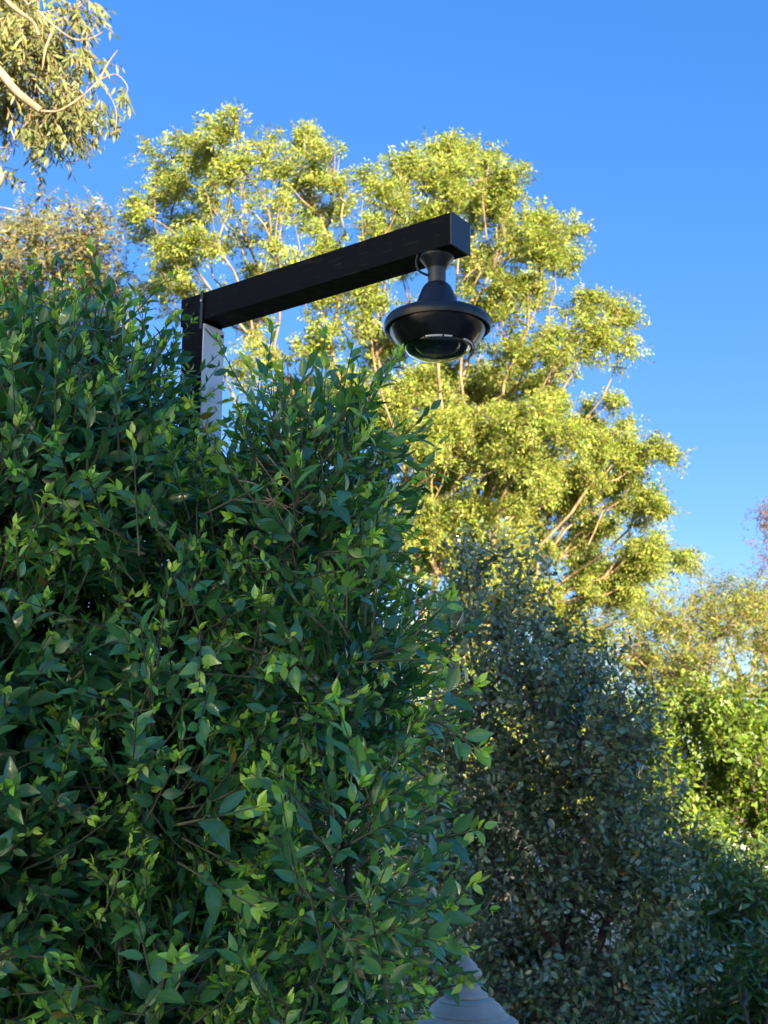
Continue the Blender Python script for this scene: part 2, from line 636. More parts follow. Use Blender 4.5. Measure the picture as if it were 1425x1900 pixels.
nt.links.new(tcw.outputs['Object'], mpw.inputs[0])
nt.links.new(mpw.outputs[0], nzw.inputs['Vector'])
nt.links.new(nzw.outputs['Fac'], crw.inputs[0])
nt.links.new(crw.outputs[0], nt.nodes['Principled BSDF'].inputs['Base Color'])
M_PLATE = plain('grey_steel', (0.74, 0.74, 0.78), 0.45, metal=0.0, noise=0.06, scale=9)
M_SCREW = plain('dark_screw', (0.03, 0.03, 0.03), 0.4, metal=0.8)
BW = 0.089
pr = at(835, 393, 3.05)                                   # near top corner of the arm's free end
zt = pr[2]
q = at(336, 556, 1.0) - EYE
pl = EYE + q * ((zt - EYE[2]) / q[2])                     # near top corner of the other end
ax = unit((pl - pr) * np.array([1, 1, 0])) * -1           # along the arm, towards the free end
nrm = np.array([ax[1], -ax[0], 0])                        # out of the near face
if nrm[1] > 0: nrm = -nrm
AL = np.linalg.norm((pr - pl)[:2])
ang = math.atan2(ax[1], ax[0])
post_c = pl + ax * (BW / 2 + 0.006) - nrm * BW / 2
post = thing('camera_post', 'black square timber post and sloping-looking arm rising out of the leafy hedge', 'post', (post_c[0], post_c[1], 0))
post['label'] = 'black square timber post with a long horizontal arm rising out of the hedge'
ac = (pl + pr) / 2 - nrm * BW / 2 - np.array([0, 0, BW / 2])
box('arm', ac, (AL, BW, BW), M_BLACKWOOD, post, ang, 0.004)
ec = pr + ax * 0.002 - nrm * BW / 2 - np.array([0, 0, BW / 2])
box('end_cap', ec, (0.006, BW + 0.002, BW + 0.002), M_BLACK, post, ang, 0.0025)
ptop = zt - BW + 0.0
box('upright', (post_c[0], post_c[1], ptop / 2), (BW, BW - 0.006, ptop), M_BLACKWOOD, post, ang, 0.004)
pc = post_c + ax * (BW / 2 + 0.004)
cp = box('cover_plate', (pc[0], pc[1], ptop - 0.235), (0.006, BW - 0.002, 0.45), M_PLATE, post, ang, 0.002)
for s, dz in ((0.010, 0.030), (0.032, 0.030)):
    sc_p = pc + ax * 0.005 - nrm * s * 1.0
    o = box('screw', (sc_p[0], sc_p[1], ptop - dz), (0.006, 0.008, 0.009), M_SCREW, None, ang, 0.002)
    o.parent = cp
for s_, h_ in ((0.030, 0.026), (0.062, 0.062)):
    bp_ = pl + ax * s_ + nrm * 0.002
    box('bolt', (bp_[0], bp_[1], zt - h_), (0.012, 0.008, 0.012), M_SCREW, post, ang, 0.003)
st = pl + ax * (BW + 0.004) + nrm * 0.003
box('strap', (st[0], st[1], zt - BW / 2 - 0.012), (0.010, 0.005, BW + 0.03), M_BLACK, post, ang, 0.001)
o = box('screw', (st[0] + nrm[0] * .004, st[1] + nrm[1] * .004, zt - 0.028), (0.006, 0.004, 0.006), M_PLATE, post, ang, 0.001)
# thin wire that sags across the head of the cover plate
w0, w1 = pc + ax * 0.006 + nrm * 0.042, pc + ax * 0.006 - nrm * 0.043
w0, w1 = np.array([w0[0], w0[1], ptop - 0.028]), np.array([w1[0], w1[1], ptop - 0.058])
V, F = tubes(*polyline([w0, (w0 + w1) / 2 + np.array([0, 0, -0.004]), w1], 0.0015, 0.0015), 6)
link('wire', mesh_np('wire', V, F), M_BLACK, post)

# pendant dome camera under the free end
M_CAM = plain('satin_black_housing', (0.012, 0.013, 0.016), 0.34, spec=0.5, noise=0.12, scale=40)
M_NECK = plain('grey_pipe', (0.045, 0.047, 0.055), 0.38, noise=0.1, scale=40)
M_GLOSS = plain('gloss_black', (0.006, 0.006, 0.008), 0.20, spec=0.4, noise=0.05)
M_GLINT = plain('white_glint_paint', (0.85, 0.86, 0.88), 0.25, noise=0.03)
M_LENS = plain('lens_glass', (0.02, 0.022, 0.025), 0.12, spec=0.7, noise=0.05, coat=0.5)
m, nt, b, out = mat_new('clear_dome')
nzg = nt.nodes.new('ShaderNodeTexNoise')
nzg.inputs['Scale'].default_value = 15
mrg = nt.nodes.new('ShaderNodeMapRange')
mrg.inputs['To Min'].default_value = 0.0
mrg.inputs['To Max'].default_value = 0.03
nt.links.new(nzg.outputs['Fac'], mrg.inputs['Value'])
nt.links.new(mrg.outputs[0], b.inputs['Roughness'])
b.inputs['Base Color'].default_value = (0.86, 0.90, 0.86, 1)
b.inputs['Transmission Weight'].default_value = 1.0
b.inputs['IOR'].default_value = 1.45
M_DOME = m
zb = zt - BW                                              # underside of the arm
cc = pr - ax * 0.072 - nrm * BW / 2
cc = np.array([cc[0], cc[1], zb])
scam = thing('security_camera', 'black pendant dome security camera hanging under the end of the timber arm', 'camera', (cc[0], cc[1], cc[2] - 0.25))
k = 1.0
lathe('mounting_flange', [(0, 0), (.045, 0), (.046, -.004), (.045, -.007), (.036, -.016), (.028, -.030), (.025, -.034), (0, -.034)], cc, M_CAM, scam)
lathe('neck', [(0, -.028), (.0235, -.028), (.0235, -.074), (.021, -.080), (0, -.080)], cc, M_NECK, scam)
hz = -.075
lathe('housing', [(0, hz), (.024, hz), (.031, hz - .004), (.037, hz - .011), (.043, hz - .024), (.051, hz - .045), (.060, hz - .068), (.066, hz - .080), (.069, hz - .082), (.069, hz - .096), (0, hz - .096)], cc, M_CAM, scam)
lathe('sun_shield', [(.062, -.155), (.080, -.157), (.100, -.162), (.119, -.168), (.132, -.175), (.1375, -.184), (.138, -.196), (.136, -.203), (.132, -.204),
                     (.128, -.200), (.100, -.186), (.050, -.180), (.062, -.155)], cc, M_CAM, scam)
sz = -.196
lathe('skirt', [(.124, sz + .002), (.126, sz - .004), (.122, sz - .016), (.110, sz - .034), (.100, sz - .047), (.095, sz - .054), (.0905, sz - .055), (.087, sz - .052), (.086, sz - .012), (.05, sz + .002), (.124, sz + .002)], cc, M_GLOSS, scam)
dz_ = sz - .0525
# black retaining ring under the skirt; white arcs paint in its sky glints
prof = [(.0895 + .0022 * math.cos(t), dz_ - .001 + .0022 * math.sin(t)) for t in np.linspace(0, 2 * math.pi, 13)]
lathe('retaining_ring', prof, cc, M_GLOSS, scam)
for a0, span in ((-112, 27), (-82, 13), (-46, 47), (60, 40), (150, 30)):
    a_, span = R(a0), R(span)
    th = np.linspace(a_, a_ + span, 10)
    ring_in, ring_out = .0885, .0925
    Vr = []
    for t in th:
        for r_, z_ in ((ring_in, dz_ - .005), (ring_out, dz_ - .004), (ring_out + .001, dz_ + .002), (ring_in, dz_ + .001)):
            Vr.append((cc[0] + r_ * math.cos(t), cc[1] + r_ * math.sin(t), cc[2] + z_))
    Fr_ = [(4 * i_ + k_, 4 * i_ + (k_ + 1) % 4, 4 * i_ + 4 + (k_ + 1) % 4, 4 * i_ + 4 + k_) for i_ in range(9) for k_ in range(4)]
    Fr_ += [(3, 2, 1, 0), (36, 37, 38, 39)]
    link('painted_glint', mesh_np('painted_glint', Vr, Fr_, False), M_GLINT, scam)
# cable looping from the arm into the neck
k0 = cc + np.array([-0.050, -0.012, 0.0])
cb = [k0, k0 + np.array([-0.004, 0, -0.022]), k0 + np.array([0.004, 0, -0.045]), cc + np.array([-0.022, -0.008, -0.056])]
V, F = tubes(*polyline(cb, 0.0035, 0.0035), 8)
link('cable', mesh_np('cable', V, F), M_CAM, scam)
RD, HD = .0868, .034
outer = [(RD * math.cos(a), dz_ + .001 - HD * math.sin(a)) for a in np.linspace(0, math.pi / 2, 16)]
inner = [((RD - .0025) * math.cos(a), dz_ + .001 - (HD - .0025) * math.sin(a)) for a in np.linspace(math.pi / 2, 0, 16)]
outer[-1] = (0, outer[-1][1]); inner[0] = (0, inner[0][1])
lathe('dome', outer + inner + [outer[0]], cc, M_DOME, scam, smooth_ang=R(60))
lm = lathe('lens_module', [(0, dz_ + .03), (.066, dz_ + .028), (.066, dz_ + .010), (.058, dz_ - .002), (.048, dz_ - .010), (.042, dz_ - .0125), (0, dz_ - .0125)], cc, M_GLOSS, scam)
o = lathe('lens', [(.040, dz_ - .0128), (.0395, dz_ - .0155), (.034, dz_ - .0165), (.030, dz_ - .0155), (.016, dz_ - .0178), (0, dz_ - .0185)], cc, M_LENS, None)
o.parent = lm
o.matrix_parent_inverse = Matrix.Translation(-Vector(scam.location))

# ================================================================== lantern by the hedge
M_PEWTER = plain('weathered_zinc', (0.44, 0.385, 0.315), 0.65, metal=0.0, noise=0.45, scale=11, bump=0.08)
m, nt, b, out = mat_new('frosted_pane')
nzg = nt.nodes.new('ShaderNodeTexNoise')
nt.links.new(nzg.outputs['Fac'], b.inputs['Roughness'])
b.inputs['Base Color'].default_value = (0.8, 0.8, 0.75, 1)
b.inputs['Transmission Weight'].default_value = 0.7
M_PANE = m
lc0 = at(866, 1893, 3.4)
lan = thing('garden_lantern', 'weathered grey metal lantern with rounded cap and finial beside the hedge', 'lantern', (lc0[0], lc0[1], 0))
u = .000246
zz = lambda y: (995 - y) * u
fin = lathe('finial', [(r * u, zz(y)) for r, y in [(0, 140), (18, 155), (42, 200), (46, 225), (38, 240), (30, 262), (34, 285), (60, 320), (110, 365), (135, 400), (138, 418), (160, 430), (186, 470), (188, 492), (170, 515), (140, 540), (125, 575), (125, 610)]], lc0, M_PEWTER, lan)
lathe('collar', [(r * u, zz(y)) for r, y in [(0, 600), (150, 600), (165, 612), (165, 640), (180, 662), (205, 675), (245, 695), (256, 715), (250, 735), (236, 742), (0, 742)]], lc0, M_PEWTER, lan)
lathe('cap', [(r * u, zz(y)) for r, y in [(0, 736), (262, 740), (320, 765), (332, 768), (336, 776), (330, 782), (385, 818), (430, 872), (448, 896), (458, 900), (462, 908), (456, 914), (476, 935), (520, 965), (532, 966), (538, 974), (570, 985), (590, 1000), (592, 1030), (575, 1045), (0, 1050)]], lc0, M_PEWTER, lan)
zb2 = lc0[2] + zz(1050)
for kk in range(6):
    a0 = kk * math.pi / 3
    a1 = a0 + math.pi / 3
    A0, A1 = np.array([math.cos(a0), math.sin(a0), 0]), np.array([math.cos(a1), math.sin(a1), 0])
    ctr = np.array([lc0[0], lc0[1], 0])
    h = 0.30
    Vp = [ctr + A0 * .118 + [0, 0, zb2], ctr + A1 * .118 + [0, 0, zb2], ctr + A1 * .08 + [0, 0, zb2 - h], ctr + A0 * .08 + [0, 0, zb2 - h]]
    Vi = [v - (A0 + A1) * 0.003 for v in Vp]
    link('pane', mesh_np('pane', Vp + Vi, [(0, 1, 2, 3), (7, 6, 5, 4), (0, 4, 5, 1), (1, 5, 6, 2), (2, 6, 7, 3), (3, 7, 4, 0)], False), M_PANE, lan)
    V, F = tubes(np.array([Vp[0]]), np.array([Vp[3]]), np.array([.008]), np.array([.008]), 8)
    link('glazing_bar', mesh_np('glazing_bar', V, F), M_PEWTER, lan)
lathe('base', [(0, zb2 - .298), (.095, zb2 - .298), (.095, zb2 - .315), (.05, zb2 - .34), (.035, zb2 - .38), (0, zb2 - .38)], (lc0[0], lc0[1], 0), M_PEWTER, lan)
lathe('pole', [(0, zb2 - .375), (.030, zb2 - .375), (.030, .06), (.075, .03), (.08, 0), (0, 0)], (lc0[0], lc0[1], 0), M_PEWTER, lan)


# ================================================================== the ficus hedge
def rbox(P, lo, hi, r):
    lo, hi = np.array(lo), np.array(hi)
    c, h = (lo + hi) / 2, (hi - lo) / 2 - r
    q_ = np.abs(P - c) - h
    return np.linalg.norm(np.maximum(q_, 0), axis=1) + np.minimum(q_.max(1), 0) - r


def hedge_sdf(P):
    Q = P.copy()
    Q[:, 1] = Q[:, 1] - 0.30 * (P[:, 2] - 1.2)            # the clipped face leans back
    a = rbox(Q, (-3.2, 2.10, -0.6), (-0.56, 3.1, 2.68), 0.16)
    b_ = rbox(Q, (-0.62, 2.10, -0.6), (-0.02, 3.5, 2.47), 0.14)
    d = np.minimum(a, b_)
    x, y, z = P.T
    d += 0.055 * np.sin(6.1 * x + 1.3 * z + 0.4) * np.cos(5.3 * z - 2.1 * y) + 0.045 * np.sin(9.7 * z + 4 * x + 2.0 * y)
    # furrow in the top where the post stands, and the dark cleft under it
    for c, r in (((-0.25, 2.20, 1.45), (0.075, 0.36, 0.24)), ((-0.38, 2.18, 1.38), (0.13, 0.34, 0.075)), ((-0.09, 2.22, 1.67), (0.08, 0.30, 0.085)), ((-0.70, 2.2, 1.05), (0.16, 0.32, 0.09)), ((-0.66, 2.5, 2.02), (0.10, 0.34, 0.07)), ((-0.22, 2.4, 1.95), (0.12, 0.30, 0.05)), ((-0.05, 2.2, 1.12), (0.07, 0.30, 0.12))):
        e = (P - np.array(c)) / np.array(r)
        d = np.maximum(d, (1 - np.linalg.norm(e, axis=1)) * min(r))
    x0 = -0.153 * (0.976 * y + 0.2)                       # the furrow runs from the post to the face
    d = np.maximum(d, np.minimum(0.095 - np.abs(x - x0 - 0.012), z - (1.6 + 0.235 * y)))
    return d


def hedge_norm(P):
    h = 0.01
    G = np.stack([hedge_sdf(P + np.eye(3)[i] * h) - hedge_sdf(P - np.eye(3)[i] * h) for i in range(3)], 1)
    return unit(G)


cand = rng.uniform((-2.0, 1.8, 0.55), (0.35, 4.0, 3.15), (160000, 3))
sdf = hedge_sdf(cand)
px, py, dd = project(cand)
inview = (px > -260) & (px < 1100) & (py < 2150) & (py > 250)
NRM = hedge_norm(cand)
facing = (NRM * unit(EYE - cand)).sum(1)
shell = np.nonzero((sdf < -0.03) & (sdf > -0.16) & inview & (facing > -0.45))[0]
deep = np.nonzero((sdf < -0.16) & inview)[0]
outer_i = shell[:4200]
inner_i = np.concatenate([deep[:4000], deep[4000:][cand[deep[4000:], 0] > -0.5][:2200]])
print('hedge shell', len(shell), 'deep', len(deep))

LO, LF, LS, LT = [], [], [], []
TW = [[], [], [], []]
OLD = np.array([[0.048, 0.178, 0.068], [0.060, 0.215, 0.072], [0.054, 0.190, 0.088], [0.082, 0.265, 0.074]])
NEW = np.array([[0.36, 0.64, 0.07], [0.46, 0.70, 0.09], [0.26, 0.55, 0.07]])


def shoot(o, d, L, nl, size, young=0.25, bend=None, face=None):
    """one leafy ficus shoot: spiral leaves, young bright ones at its tip"""
    d = unit(d)
    face = np.array([0, -0.7, 0.4]) if face is None else face * 0.75 + np.array([0, 0, 0.35])
    if bend is None:
        bend = np.array([0, 0, rng.uniform(-0.15, 0.35)])
    ref = unit(np.cross(d, rng.normal(size=3)))
    ref2 = np.cross(d, ref)
    ph = rng.uniform(0, 6.28)
    old = OLD[rng.integers(len(OLD))]
    new = NEW[rng.integers(len(NEW))]
    pts = [o + d * L * t + bend * L * t * t for t in np.linspace(0, 1, 5)]
    for i in range(4):
        TW[0].append(pts[i]); TW[1].append(pts[i + 1])
        TW[2].append(0.0026 - 0.0004 * i); TW[3].append(0.0022 - 0.0004 * i)
    for i in range(nl):
        t = 0.12 + 0.88 * (i + 1) / nl
        p = o + d * L * t + bend * L * t * t
        td = unit(d + 2 * bend * t)
        a = ph + i * 2.4 + rng.normal() * 0.25
        rad = math.cos(a) * ref + math.sin(a) * ref2
        el = R(58) - R(28) * t + rng.normal() * 0.15
        ld = math.cos(el) * td + math.sin(el) * rad + np.array([0, 0, -0.10]) + rng.normal(size=3) * 0.12
        nn = 0.55 * td - 0.35 * rad + face * 1.1 + rng.normal(size=3) * 0.25
        yt = max(0.0, (t - (1 - young)) / max(young, 1e-3))
        s = size * rng.uniform(0.7, 1.2) * (1 - 0.55 * yt)
        yt = yt ** 1.25
        c = old * (1 - yt) + new * yt if yt > 0 else old
        c = c * rng.uniform(0.75, 1.3)
        LO.append(p); LF.append((ld, nn)); LS.append(s); LT.append(c)
    if young > 0.2:                                        # rosette of tiny new leaves at the tip
        for i in range(int(rng.integers(2, 5))):
            ld = td * 0.9 + rng.normal(size=3) * 0.6
            LO.append(p - td * rng.uniform(0, 0.02)); LF.append((ld, face + rng.normal(size=3) * 0.4)); LS.append(size * rng.uniform(0.35, 0.6)); LT.append(new * rng.uniform(0.8, 1.2))


up = np.array([0, 0, 1.0])
for i in outer_i:
    n = NRM[i]
    d = n * rng.uniform(0.5, 1.1) + up * rng.uniform(0.0, 0.8) + rng.normal(size=3) * 0.42
    L = rng.uniform(0.10, 0.24)
    yg = rng.uniform(0.3, 0.75) if rng.random() < 0.8 else 0.0
    shoot(cand[i], d, L, int(rng.integers(7, 13)), rng.uniform(0.043, 0.060), yg, None, n)
for i in inner_i:
    shoot(cand[i], rng.normal(size=3) + up * 0.3, rng.uniform(0.12, 0.22), 7, rng.uniform(0.06, 0.08), 0.0)
# upright new growth on top of the taller part
for i in range(70):
    p = np.array([rng.uniform(-1.55, -0.62), rng.uniform(2.75, 3.35), 0])
    p[2] = 2.57 + rng.uniform(-0.04, 0.06)
    if p[0] > -0.70: continue
    shoot(p, up + rng.normal(size=3) * 0.25, rng.uniform(0.14, 0.26), 10, rng.uniform(0.055, 0.07), 0.35)
for i in range(34):
    p = np.array([rng.uniform(-0.34, -0.04), rng.uniform(2.8, 3.5), 2.38 + rng.uniform(-0.04, 0.06)])
    shoot(p, up + rng.normal(size=3) * 0.28, rng.uniform(0.15, 0.30), 10, rng.uniform(0.055, 0.07), 0.3)
# long stray shoots on the face and at the corner
for a_, b_, d_, n_ in (((712, 1560), (622, 1300), 2.10, 15), ((725, 1870), (676, 1640), 1.98, 13), ((760, 1760), (880, 1640), 2.2, 12), ((330, 1600), (480, 1690), 2.02, 10),
                       ((330, 1530), (480, 1500), 2.03, 10), ((800, 1300), (890, 1270), 2.35, 8), ((800, 1330), (900, 1400), 2.3, 8), ((790, 1560), (895, 1540), 2.25, 8), ((770, 1180), (840, 1110), 2.4, 8),
                       ((800, 1840), (862, 1825), 2.6, 6), ((806, 1830), (856, 1772), 2.55, 6), ((250, 1900), (330, 1780), 1.98, 8), ((480, 830), (505, 610), 3.05, 12)):
    A_, B_ = at(*a_, d_ + 0.05), at(*b_, d_ - 0.02)
    shoot(A_, B_ - A_, np.linalg.norm(B_ - A_), n_, 0.066, 0.55, np.array([0, 0, 0.02]))

LO = np.array(LO); LS = np.array(LS); LT = np.array(LT)
LFr = frames(np.array([f[0] for f in LF]), np.array([f[1] for f in LF]))
T_FICUS = [leaf_template(0.40, 0.28, 0.20, 0.1, 5, 0.42, 1.1), leaf_template(0.46, 0.12, 0.38, 0.1, 5, 0.40, 1.15), leaf_template(0.34, 0.50, 0.05, 0.1, 5, 0.44, 1.0), leaf_template(0.42, 0.36, -0.10, 0.1, 5, 0.45, 1.2)]
old_ = rng.random(len(LO))
LT[old_ < 0.003] = (0.38, 0.30, 0.05)
LT[(old_ > 0.003) & (old_ < 0.004)] = (0.20, 0.12, 0.05)
hedge = thing('ficus_hedge', 'dense dark green glossy-leaved ficus hedge growing round the timber post', 'hedge', (-0.8, 2.9, 0))
sel = pick_visible(LO, LFr, LS, 0.46, 300)
rest = np.setdiff1d(np.arange(len(LO)), sel)
leaf_parts(hedge, T_FICUS, LO, LFr, LS, LT, sel, M_HEDGE)
o = link('foliage', leaves_mesh('foliage', T_FICUS, LO[rest], LFr[rest], LS[rest], LT[rest]), M_HEDGE, hedge)
tag(o, kind='stuff')
V, F = tubes(np.array(TW[0]), np.array(TW[1]), np.array(TW[2]), np.array(TW[3]), 4)
o = link('twigs', mesh_np('twigs', V, F), M_TWIG, hedge)
tag(o, kind='stuff')
for j, (bx, by) in enumerate(((-1.55, 2.85), (-1.0, 2.75), (-0.40, 2.55), (-0.1, 2.8))):
    tg = cand[inner_i]
    m_ = np.abs(tg[:, 0] - bx) < 0.38
    tg = tg[m_][:130]
    tr = [((bx, by, 0), -1)]
    for z in np.linspace(0.3, 2.2, 8):
        tr.append(((bx + rng.normal() * 0.02, by + 0.12 * z + rng.normal() * 0.02, z), len(tr) - 1))
    P, par = skeleton(tr, tg, 0.25)
    link('stem', wood_mesh('stem', P, par, 0.0017, 0.42, 0.05, 6, 0.03), M_TWIG, hedge)
DT = [[], [], [], []]
for i in range(12):
    c = at(rng.uniform(430, 570), rng.uniform(865, 960), 2.60 + rng.uniform(-0.05, 0.08))
    d = unit(np.array([1.0, rng.normal() * 0.3, rng.normal() * 0.9])) * rng.uniform(0.02, 0.07)
    a_, b_, c_, d_ = polyline([c - d, c + rng.normal(size=3) * 0.006, c + d], 0.0018, 0.0009, 3)
    DT[0] += list(a_); DT[1] += list(b_); DT[2] += list(c_); DT[3] += list(d_)
V, F = tubes(*[np.array(x) for x in DT], 5)
o = link('dead_twigs', mesh_np('dead_twigs', V, F), M_DEAD, hedge)
tag(o, 'tangle of dry brown twigs', kind='stuff')


# ================================================================== trees and shrubs behind
def tree(name, label, cat, base, stems, clumps, depth, spread, per, spray, leaf, tint_fn, mat, bark, group=None, bf=0.35, r_tip=0.006, rmax=0.2, up=0.35, droop=0.0, hang=0.0,
         singles=0, sig=0.18, power=0.42, wob=0.06, dens=None):
    """thing > trunk (stems, limbs, twigs) and crown (leaves)"""
    T, cid = clump_points(clumps, depth, spread, per, dens)
    ctr = T.mean(0)
    t = thing(name, label, cat, (base[0], base[1], 0), group)
    tr = [((base[0], base[1], 0), -1)]
    for (dx, dy, h) in stems:
        last = 0
        for s in np.linspace(0.2, 1, 6):
            tr.append(((base[0] + dx * s ** 1.3, base[1] + dy * s ** 1.3, h * s), last))
            last = len(tr) - 1
    P, par = skeleton(tr, T, bf)
    n_twig, tlen, n_leaf, llen = spray
    O, D, N_, S, tw, tid = sprays(T, n_twig, tlen, n_leaf, llen, up, droop, ctr, sig, hang)
    Fr = frames(D, N_)
    tint = tint_fn(O, tid, cid)
    V1, F1 = tubes(tw[0], tw[1], np.full(len(tw[0]), r_tip * 0.55), np.full(len(tw[0]), r_tip * 0.3), 4)
    link('trunk', wood_mesh('trunk', P, par, r_tip, power, wob, 6, rmax), bark, t)
    o = link('twigs', mesh_np('twigs', V1, F1), bark, t)
    tag(o, kind='stuff')
    if singles:
        sel = pick_visible(O, Fr, S, 0.4, singles, 16)
        leaf_parts(t, leaf, O, Fr, S, tint, sel, mat)
        rest = np.setdiff1d(np.arange(len(O)), sel)
        O, Fr, S, tint = O[rest], Fr[rest], S[rest], tint[rest]
    o = link('crown', leaves_mesh('crown', leaf, O, Fr, S, tint), mat, t)
    tag(o, kind='stuff')
    print(name, 'targets', len(T), 'leaves', len(O))
    return t


def tint_mix(cols, wts, jit=0.2, cl=0.15):
    def f(O, tid, cid):
        base = tints(len(O), cols, wts, jit)
        nt_ = int(tid.max()) + 1
        per = rng.uniform(1 - cl, 1 + cl, (nt_, 1))
        return base * per[tid]
    return f


T_SMALL = leaf_template(0.34, 0.15, 0.2, 0.04, 1)
T_NARROW = leaf_template(0.20, 0.10, 0.25, 0.06, 2)
T_OVAL = [leaf_template(0.42, 0.18, 0.15, 0.08, 3), leaf_template(0.50, 0.30, 0.30, 0.08, 3), leaf_template(0.36, 0.10, -0.05, 0.08, 3)]

# the great feathery tree behind the arm
BIG = [(425, 240, 34), (380, 285, 50), (450, 300, 48), (330, 315, 38), (290, 300, 22), (255, 375, 30), (300, 365, 40), (350, 370, 50), (400, 350, 50), (560, 268, 40), (500, 290, 42), (610, 305, 40), (560, 330, 48),
       (635, 345, 34), (600, 400, 48), (520, 395, 40), (450, 430, 34), (370, 450, 44), (310, 470, 44), (270, 430, 30), (620, 460, 44), (550, 480, 38), (470, 500, 34), (300, 540, 44), (350, 540, 30), (460, 570, 40), (480, 660, 44), (590, 620, 44), (670, 560, 50), (600, 540, 40),
       (700, 350, 34), (760, 320, 44), (840, 280, 36), (880, 265, 18), (820, 330, 50), (900, 330, 44), (950, 345, 32), (720, 400, 50), (800, 400, 50), (900, 400, 50), (880, 470, 54), (1000, 395, 32), (1060, 430, 28), (1010, 450, 40), (960, 450, 46), (1045, 480, 30), (985, 540, 44), (930, 560, 50),
       (1080, 570, 36), (1145, 580, 36), (1105, 625, 42), (1155, 650, 26), (1030, 640, 50), (960, 640, 50), (1000, 710, 50), (920, 720, 54), (740, 480, 50), (780, 620, 50), (700, 640, 50), (820, 720, 54), (860, 620, 50),
       (900, 790, 64), (1000, 800, 66), (1090, 790, 54), (1160, 830, 46), (1225, 830, 28), (840, 870, 66), (950, 890, 72), (1060, 900, 74), (1150, 910, 60), (1210, 935, 34), (870, 980, 66), (980, 1000, 70), (1100, 1000, 70), (1200, 1010, 50), (1260, 1030, 28),
       (1080, 1080, 54), (1160, 1080, 46), (1060, 1140, 46), (1095, 1185, 30), (800, 1020, 60), (790, 940, 60), (1140, 740, 20), (920, 1090, 60), (1000, 1110, 50), (720, 760, 60), (640, 720, 50), (560, 760, 50), (860, 1150, 60), (800, 800, 50), (780, 715, 50), (840, 780, 55), (765, 830, 55), (880, 720, 46), (800, 885, 55), (930, 830, 50), (1010, 880, 50), (1110, 860, 46)]
GOLD = [(0.30, 0.35, 0.065), (0.23, 0.31, 0.06), (0.37, 0.39, 0.08), (0.14, 0.215, 0.05)]
tree('feathery_tree', 'tall spreading yellow-green feathery tree lit by the sun behind the black arm', 'tree', (-0.35, 14.6), [(-1.3, -0.5, 3.6), (-0.8, -0.8, 3.8), (-0.3, -0.4, 4.0), (0.2, -0.7, 3.6), (0.8, -0.8, 3.4), (1.2, -0.7, 2.8), (-0.2, 0.4, 3.8), (0.6, 0.5, 3.2)],
     [(x, y, r * 0.88) for x, y, r in BIG], 14.6, 1.6, 64, (6, 0.26, 11, 0.076), T_SMALL, tint_mix(GOLD, (4, 3, 2, 2), 0.2, 0.22), M_TREE, M_BARK, bf=0.75, r_tip=0.0036, power=0.36, rmax=0.045, sig=0.05, droop=0.30, hang=0.35, dens=lambda c: rng.uniform(0.35, 0.75) if c[0] < 650 and c[1] < 700 else (rng.uniform(1.05, 1.45) if c[1] > 660 else rng.uniform(0.75, 1.15)))

# gum tree hanging into the picture
GUM = [(20, 30, 44), (70, 70, 46), (40, 120, 44), (95, 110, 34), (20, 180, 40), (90, 180, 44), (140, 165, 30), (60, 230, 40), (110, 215, 34), (30, 75, 40), (95, 20, 30), (-40, 60, 60), (-60, 160, 60), (-100, 20, 70), (-120, 120, 70), 
       (146, 10, 10), (146, 100, 14), (-60, -60, 80), (40, -40, 60), (120, 150, 20)]
gcols = [(0.16, 0.18, 0.06), (0.20, 0.22, 0.075), (0.10, 0.125, 0.045), (0.24, 0.22, 0.085)]
gum = tree('gum_tree', 'gum tree with hanging narrow olive leaves and a bare pinkish limb, high against the sky', 'tree', (-5.6, 10.3), [(0.3, 0, 7.5)], GUM, 10.0, 0.7, 11, (5, 0.30, 11, 0.120), T_NARROW,
           tint_mix(gcols, (3, 3, 2, 2), 0.2, 0.2), M_GUM, M_GUMBARK, bf=0.3, r_tip=0.005, rmax=0.2, up=-0.1, droop=0.4, hang=1.3, sig=0.09)


def add_poly(pts, r0, r1, d=9.8):
    V, F = tubes(*polyline([at(x, y, d + (e[0] if e else 0)) for x, y, *e in pts], r0, r1), 8)
    link('limb', mesh_np('limb', V, F), M_GUMBARK, gum)


add_poly([(-330, -60, .5), (-160, 20, .2), (-60, 75), (0, 135), (30, 170), (76, 206)], 0.055, 0.028, 9.0)
add_poly([(76, 206), (110, 205), (150, 180), (185, 148)], 0.009, 0.005, 9.0)
add_poly([(-20, -40), (20, 10), (60, 40), (72, 66)], 0.022, 0.010, 9.0)
add_poly([(70, 20), (100, 48), (135, 72), (165, 72), (190, 60)], 0.010, 0.003, 9.0)
add_poly([(185, 148), (200, 118), (218, 93)], 0.008, 0.003, 9.0)
add_poly([(185, 148), (215, 138), (236, 160), (232, 182)], 0.005, 0.002, 9.0)
add_poly([(182, 150), (205, 180), (216, 210), (214, 245)], 0.004, 0.002, 9.0)
add_poly([(100, 50), (85, 90), (78, 130)], 0.012, 0.006, 9.0)
add_poly([(-140, 420, .2), (-60, 380), (-10, 345), (5, 322)], 0.05, 0.022, 9.0)
add_poly([(-120, 400, .2), (-20, 384), (40, 392)], 0.010, 0.003, 9.0)
add_poly([(-120, 30, .2), (-140, 240, .2), (-140, 420, .2)], 0.05, 0.05, 9.0)
add_poly([(20, 240), (26, 262), (5, 274), (-40, 262)], 0.005, 0.003, 9.4)
tips = [(146, 100), (150, 112), (232, 172), (236, 180), (214, 232), (218, 240), (205, 222), (190, 195), (178, 200), (200, 215), (110, 235), (84, 270), (140, 14), (60, 250), (100, 240)]
C = np.array([at(x, y, 9.4) for x, y in tips])
O, D, N_, S, tw, tid = sprays(C, 2, 0.12, 7, 0.12, -0.3, 0.4, None, 0.03, 1.6)
